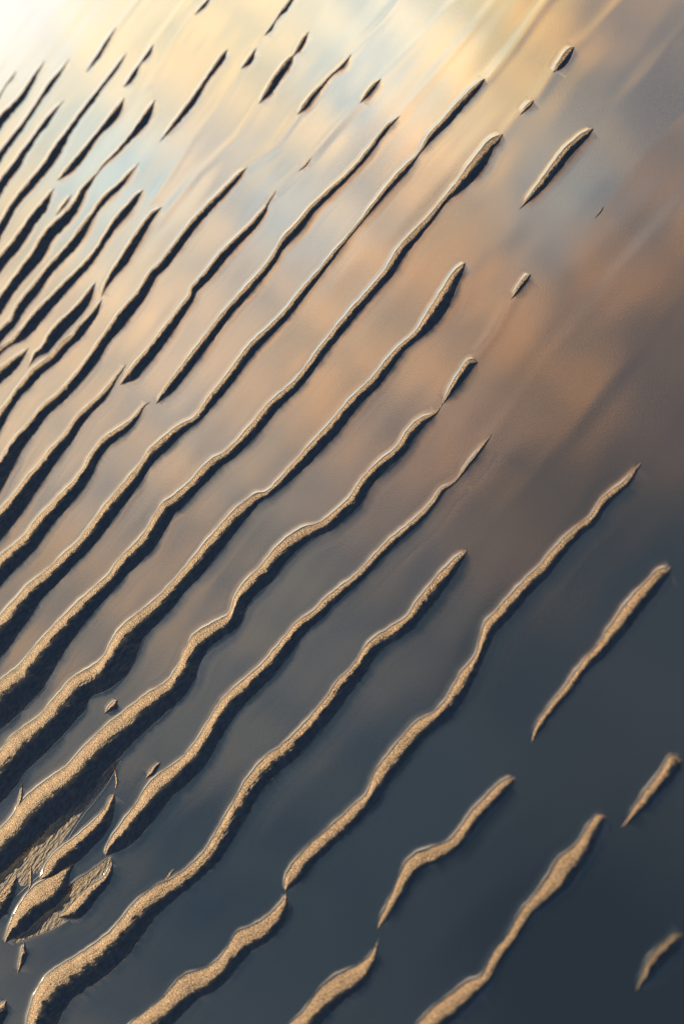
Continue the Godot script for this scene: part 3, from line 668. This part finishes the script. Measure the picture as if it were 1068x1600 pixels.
	ridge("wide scalloped sand ridge leaving the bottom edge below the pinched foot", 0.1, 1, [
		[-2956, -16334, -2956, -16334, 50, 0], [-3023, -16301, -3002, -16162, 62, 271], [-3153, -16311, -3137, -16057, 68, 420], [-3332, -16389, -3332, -16069, 73, 436], [-3507, -16519, -3500, -16166, 75, 440], [-3602, -16530, -3542, -16178, 73, 481], [-3733, -16495, -3684, -16180, 63, 557], [-3891, -16524, -3876, -16185, 66, 541], [-4032, -16642, -4046, -16257, 73, 500], [-4162, -16752, -4147, -16334, 76, 492], [-4276, -16779, -4214, -16360, 74, 534], [-4432, -16782, -4378, -16386, 66, 616], [-4596, -16838, -4553, -16412, 65, 658], [-4756, -16901, -4698, -16427, 63, 734], [-4939, -16942, -4855, -16409, 60, 829], [-5172, -16978, -5074, -16410, 58, 919], [-5834, -17081, -5721, -16509, 59, 925]])
	ridge("isolated spindle shaped sand ridge near the right edge with a thin lower tail", 0.12, 1, [
		[1348, -14978, 1348, -14978, 50, 0], [1331, -15029, 1291, -14920, 64, 212], [1278, -15087, 1252, -14915, 64, 316], [1113, -15116, 1093, -14897, 63, 409], [912, -15146, 900, -14896, 65, 435], [699, -15130, 699, -14888, 64, 434], [442, -15092, 441, -14909, 59, 379], [255, -15107, 254, -14962, 61, 285], [16, -15090, 17, -14953, 64, 254], [-210, -15088, -208, -14974, 62, 222], [-392, -15067, -382, -14969, 62, 190], [-534, -14973, -534, -14973, 50, 0]])
	ridge("S shaped isolated sand ridge with a round top, low in the dark water", 0.12, 1, [
		[-844, -14852, -844, -14852, 50, 0], [-857, -14913, -887, -14812, 63, 197], [-917, -14958, -925, -14794, 64, 300], [-1099, -15002, -1097, -14813, 66, 328], [-1339, -15026, -1328, -14836, 67, 324], [-1450, -15005, -1438, -14822, 66, 320], [-1591, -15023, -1603, -14830, 69, 311], [-1752, -15158, -1782, -14926, 77, 275], [-1896, -15272, -1902, -15015, 76, 311], [-2039, -15279, -2004, -15040, 72, 343], [-2215, -15191, -2179, -15015, 66, 314], [-2371, -15130, -2347, -14999, 66, 229], [-2470, -15100, -2447, -15002, 72, 143], [-2563, -15029, -2563, -15029, 50, 0]])
	ridge("broad sand ridge at the bottom edge under the S shaped ridge, thin hooked tip", 0.12, 1, [
		[-2591, -14953, -2591, -14953, 50, 0], [-2677, -14915, -2670, -14878, 71, 57], [-2764, -14902, -2754, -14766, 68, 223], [-2904, -14960, -2909, -14698, 76, 324], [-3063, -15069, -3069, -14732, 76, 401], [-3189, -15126, -3161, -14772, 75, 436], [-3355, -15137, -3306, -14808, 69, 489], [-3504, -15122, -3461, -14806, 64, 532], [-3664, -15156, -3622, -14802, 65, 572], [-3882, -15182, -3827, -14782, 65, 612], [-4489, -15254, -4425, -14860, 65, 615]])
	ridge("soft edged ridge with a swollen middle, leaving the bottom edge at lower right", 0.1, 1, [
		[-592, -13694, -592, -13694, 50, 0], [-599, -13764, -637, -13665, 67, 175], [-655, -13805, -654, -13635, 66, 299], [-804, -13782, -790, -13584, 63, 373], [-946, -13769, -948, -13533, 69, 366], [-1081, -13834, -1074, -13530, 73, 407], [-1242, -13797, -1214, -13514, 73, 384], [-1445, -13778, -1430, -13580, 69, 312], [-1600, -13788, -1584, -13631, 71, 235], [-1803, -13738, -1786, -13595, 71, 209], [-1991, -13737, -1971, -13589, 73, 209], [-2170, -13683, -2159, -13528, 68, 259], [-2309, -13769, -2315, -13543, 74, 304], [-2503, -13837, -2499, -13562, 74, 357], [-2695, -13900, -2678, -13615, 73, 383], [-2841, -13914, -2810, -13613, 71, 429], [-3072, -13936, -3035, -13614, 69, 471], [-3643, -13991, -3598, -13667, 69, 472]])
	ridge("short round topped sand stub at the right edge above the swollen ridge", 0.1, 1, [
		[130, -13404, 130, -13404, 50, 0], [141, -13490, 70, -13386, 62, 244], [96, -13559, 79, -13356, 62, 387], [-27, -13538, -22, -13339, 58, 408], [-246, -13528, -241, -13362, 61, 328], [-379, -13514, -373, -13393, 60, 243], [-473, -13498, -468, -13431, 61, 134], [-538, -13488, -536, -13461, 66, 48], [-577, -13489, -577, -13489, 50, 0]])
	ridge("faint half sunken sand patch in the bottom right corner", 0.75, 1.8, [
		[-876, -12258, -876, -12258, 50, 0], [-917, -12333, -943, -12193, 57, 312], [-1031, -12369, -1034, -12181, 56, 397], [-1156, -12383, -1138, -12205, 55, 395], [-1289, -12335, -1264, -12207, 53, 312], [-1428, -12270, -1428, -12270, 50, 0]])
	ridge("small dark oval island near the top right, highest of the isolated islands", 0.6, 1, [
		[5505, -21671, 5505, -21671, 50, 0], [5473, -21740, 5437, -21618, 72, 181], [5386, -21771, 5349, -21570, 70, 316], [5251, -21742, 5229, -21566, 66, 311], [5139, -21686, 5139, -21686, 50, 0]])
	ridge("dark leaf shaped isolated island in grey blue water at upper right", 0.55, 1, [
		[4720, -20316, 4720, -20316, 50, 0], [4667, -20393, 4631, -20271, 68, 212], [4565, -20463, 4523, -20280, 64, 341], [4379, -20524, 4342, -20303, 63, 425], [4120, -20508, 4093, -20307, 62, 395], [3861, -20491, 3842, -20339, 62, 292], [3596, -20467, 3596, -20467, 50, 0]])
	ridge("pale grain sized sand tip above the dark bulging head of the longest ridge", 0.2, 1, [
		[4778, -21638, 4778, -21638, 50, 0], [4731, -21690, 4708, -21591, 74, 136], [4649, -21699, 4636, -21611, 70, 135], [4549, -21672, 4549, -21672, 50, 0]])
	ridge("small pale sand nub alone in peach water, level with the pointed speckled head", 0.2, 1, [
		[3049, -19517, 3049, -19517, 50, 0], [3017, -19567, 2998, -19471, 67, 163], [2931, -19577, 2920, -19458, 67, 203], [2832, -19555, 2827, -19468, 63, 162], [2715, -19511, 2715, -19511, 50, 0]])
	ridge("barely visible dark speck of sand below the leaf shaped island", 0.8, 1, [
		[3998, -19243, 3998, -19243, 50, 0], [3931, -19249, 3926, -19210, 67, 67], [3829, -19236, 3829, -19236, 50, 0]])
	ridge("short dark sliver cut by the top edge, nearest to the white glare", 0.25, 1, [
		[5587, -30626, 5572, -30522, 60, 212], [4590, -30584, 4578, -30481, 60, 212], [4442, -30578, 4427, -30451, 59, 265], [4323, -30597, 4308, -30467, 60, 265], [4166, -30576, 4166, -30576, 50, 0]])
	ridge("thin dark two part sliver cut by the top edge, middle of the picture", 0.6, 1, [
		[6042, -28498, 6023, -28375, 61, 246], [5089, -28379, 5074, -28257, 61, 245], [4867, -28351, 4849, -28211, 66, 245], [4712, -28365, 4693, -28205, 64, 293], [4559, -28318, 4551, -28238, 64, 146], [4411, -28299, 4399, -28178, 61, 244], [4278, -28261, 4278, -28261, 50, 0]])
	ridge("very small dark oval below the two part sliver at the top", 0.6, 1, [
		[4103, -28221, 4103, -28221, 50, 0], [3960, -28231, 3941, -28052, 63, 341], [3844, -28219, 3830, -28049, 61, 339], [3743, -28188, 3743, -28188, 50, 0]])
	ridge("dark island of a small and a long lobe joined by a thread near the top", 0.6, 1, [
		[4582, -27257, 4582, -27257, 50, 0], [4440, -27282, 4420, -27115, 66, 293], [4302, -27234, 4290, -27076, 65, 281], [4196, -27192, 4188, -27128, 72, 94], [4089, -27251, 4059, -27025, 64, 422], [3848, -27247, 3824, -26982, 62, 513], [3602, -27172, 3590, -26949, 64, 416], [3418, -27067, 3418, -27067, 50, 0]])
	ridge("slim brown crest with a darker lower half, right of the lobed island", 0.6, 1, [
		[4514, -25863, 4514, -25863, 50, 0], [4334, -25898, 4316, -25785, 62, 224], [4170, -25956, 4159, -25886, 63, 135], [4008, -26000, 3992, -25896, 67, 180], [3824, -26049, 3802, -25875, 65, 318], [3642, -26045, 3627, -25871, 64, 316], [3503, -25989, 3503, -25989, 50, 0]])
	ridge("tiny dark spindle above the tip of the long narrow S bend ridge", 0.6, 1, [
		[4359, -24810, 4359, -24810, 50, 0], [4253, -24888, 4231, -24761, 65, 232], [4113, -24899, 4098, -24754, 64, 267], [3950, -24842, 3950, -24842, 50, 0]])
	ridge("slender dark isolated ridge with a swollen upper end, in pale water near the top", 0.5, 1, [
		[3929, -28935, 3929, -28935, 50, 0], [3784, -28993, 3760, -28768, 65, 399], [3594, -28954, 3580, -28769, 63, 348], [3385, -28906, 3374, -28751, 62, 298], [3141, -28867, 3125, -28650, 60, 447], [2882, -28849, 2867, -28645, 62, 397], [2622, -28831, 2614, -28678, 62, 298], [2341, -28773, 2341, -28773, 50, 0]])
	ridge("faint thin crest in glowing peach water between two long ridge tips", 0.25, 1, [
		[3116, -24959, 3116, -24959, 50, 0], [2993, -24978, 2986, -24914, 74, 86], [2866, -25011, 2866, -25011, 50, 0]])
	ridge("tiny lit clump of sand off the flank of the kinked ridge", 0.1, 2, [
		[-2990, -20642, -2990, -20642, 50, 0], [-3073, -20687, -3060, -20530, 61, 313], [-3206, -20680, -3206, -20680, 50, 0]])
	ridge("thin sand rim bounding the small pool at the left edge", 0.25, 1, [
		[-4309, -21191, -4309, -21191, 50, 0], [-4408, -21056, -4391, -21001, 66, 101], [-4524, -20909, -4504, -20835, 61, 151], [-4656, -20838, -4656, -20838, 50, 0]])
	ridge("fine upright sand thread above the frayed tongue", 0.25, 1, [
		[-4735, -20025, -4735, -20025, 50, 0], [-4836, -19886, -4818, -19835, 65, 95], [-4917, -19744, -4896, -19685, 67, 103], [-4999, -19661, -4999, -19661, 50, 0]])
	ridge("short frayed crest leaning on the ridge that ends low in a point", 0.1, 2, [
		[-3058, -19248, -3058, -19248, 50, 0], [-3119, -19301, -3116, -19207, 65, 168], [-3215, -19313, -3199, -19207, 67, 178], [-3303, -19265, -3303, -19265, 50, 0]])
	ridge("tiny frayed strand on the upper side of the braided crests", 0.1, 2, [
		[-3619, -17911, -3619, -17911, 50, 0], [-3673, -17936, -3667, -17890, 72, 67], [-3736, -17926, -3728, -17881, 72, 68], [-3808, -17904, -3808, -17904, 50, 0]])
	ridge("low shelf of grooved dark wet sand beneath the kinked ridge at the left edge", 1, 0.35, [
		[-3323, -19918, -3320, -19845, 25, 24], [-3667, -20058, -3650, -19743, 25, 100], [-4137, -20269, -4084, -19729, 25, 100], [-4685, -20340, -4600, -19652, 25, 100], [-5325, -20562, -5231, -19818, 25, 100], [-6102, -20832, -5986, -20073, 25, 100]])
	ridge("low shelf of grooved dark wet sand between the frayed tongue and the streaky curved crest", 1, 0.4, [
		[-4060, -18907, -4057, -18862, 25, 16], [-4321, -19023, -4303, -18732, 25, 100], [-4636, -19198, -4591, -18700, 25, 100], [-4992, -19302, -4925, -18842, 25, 100], [-5379, -19348, -5359, -19230, 25, 40]])
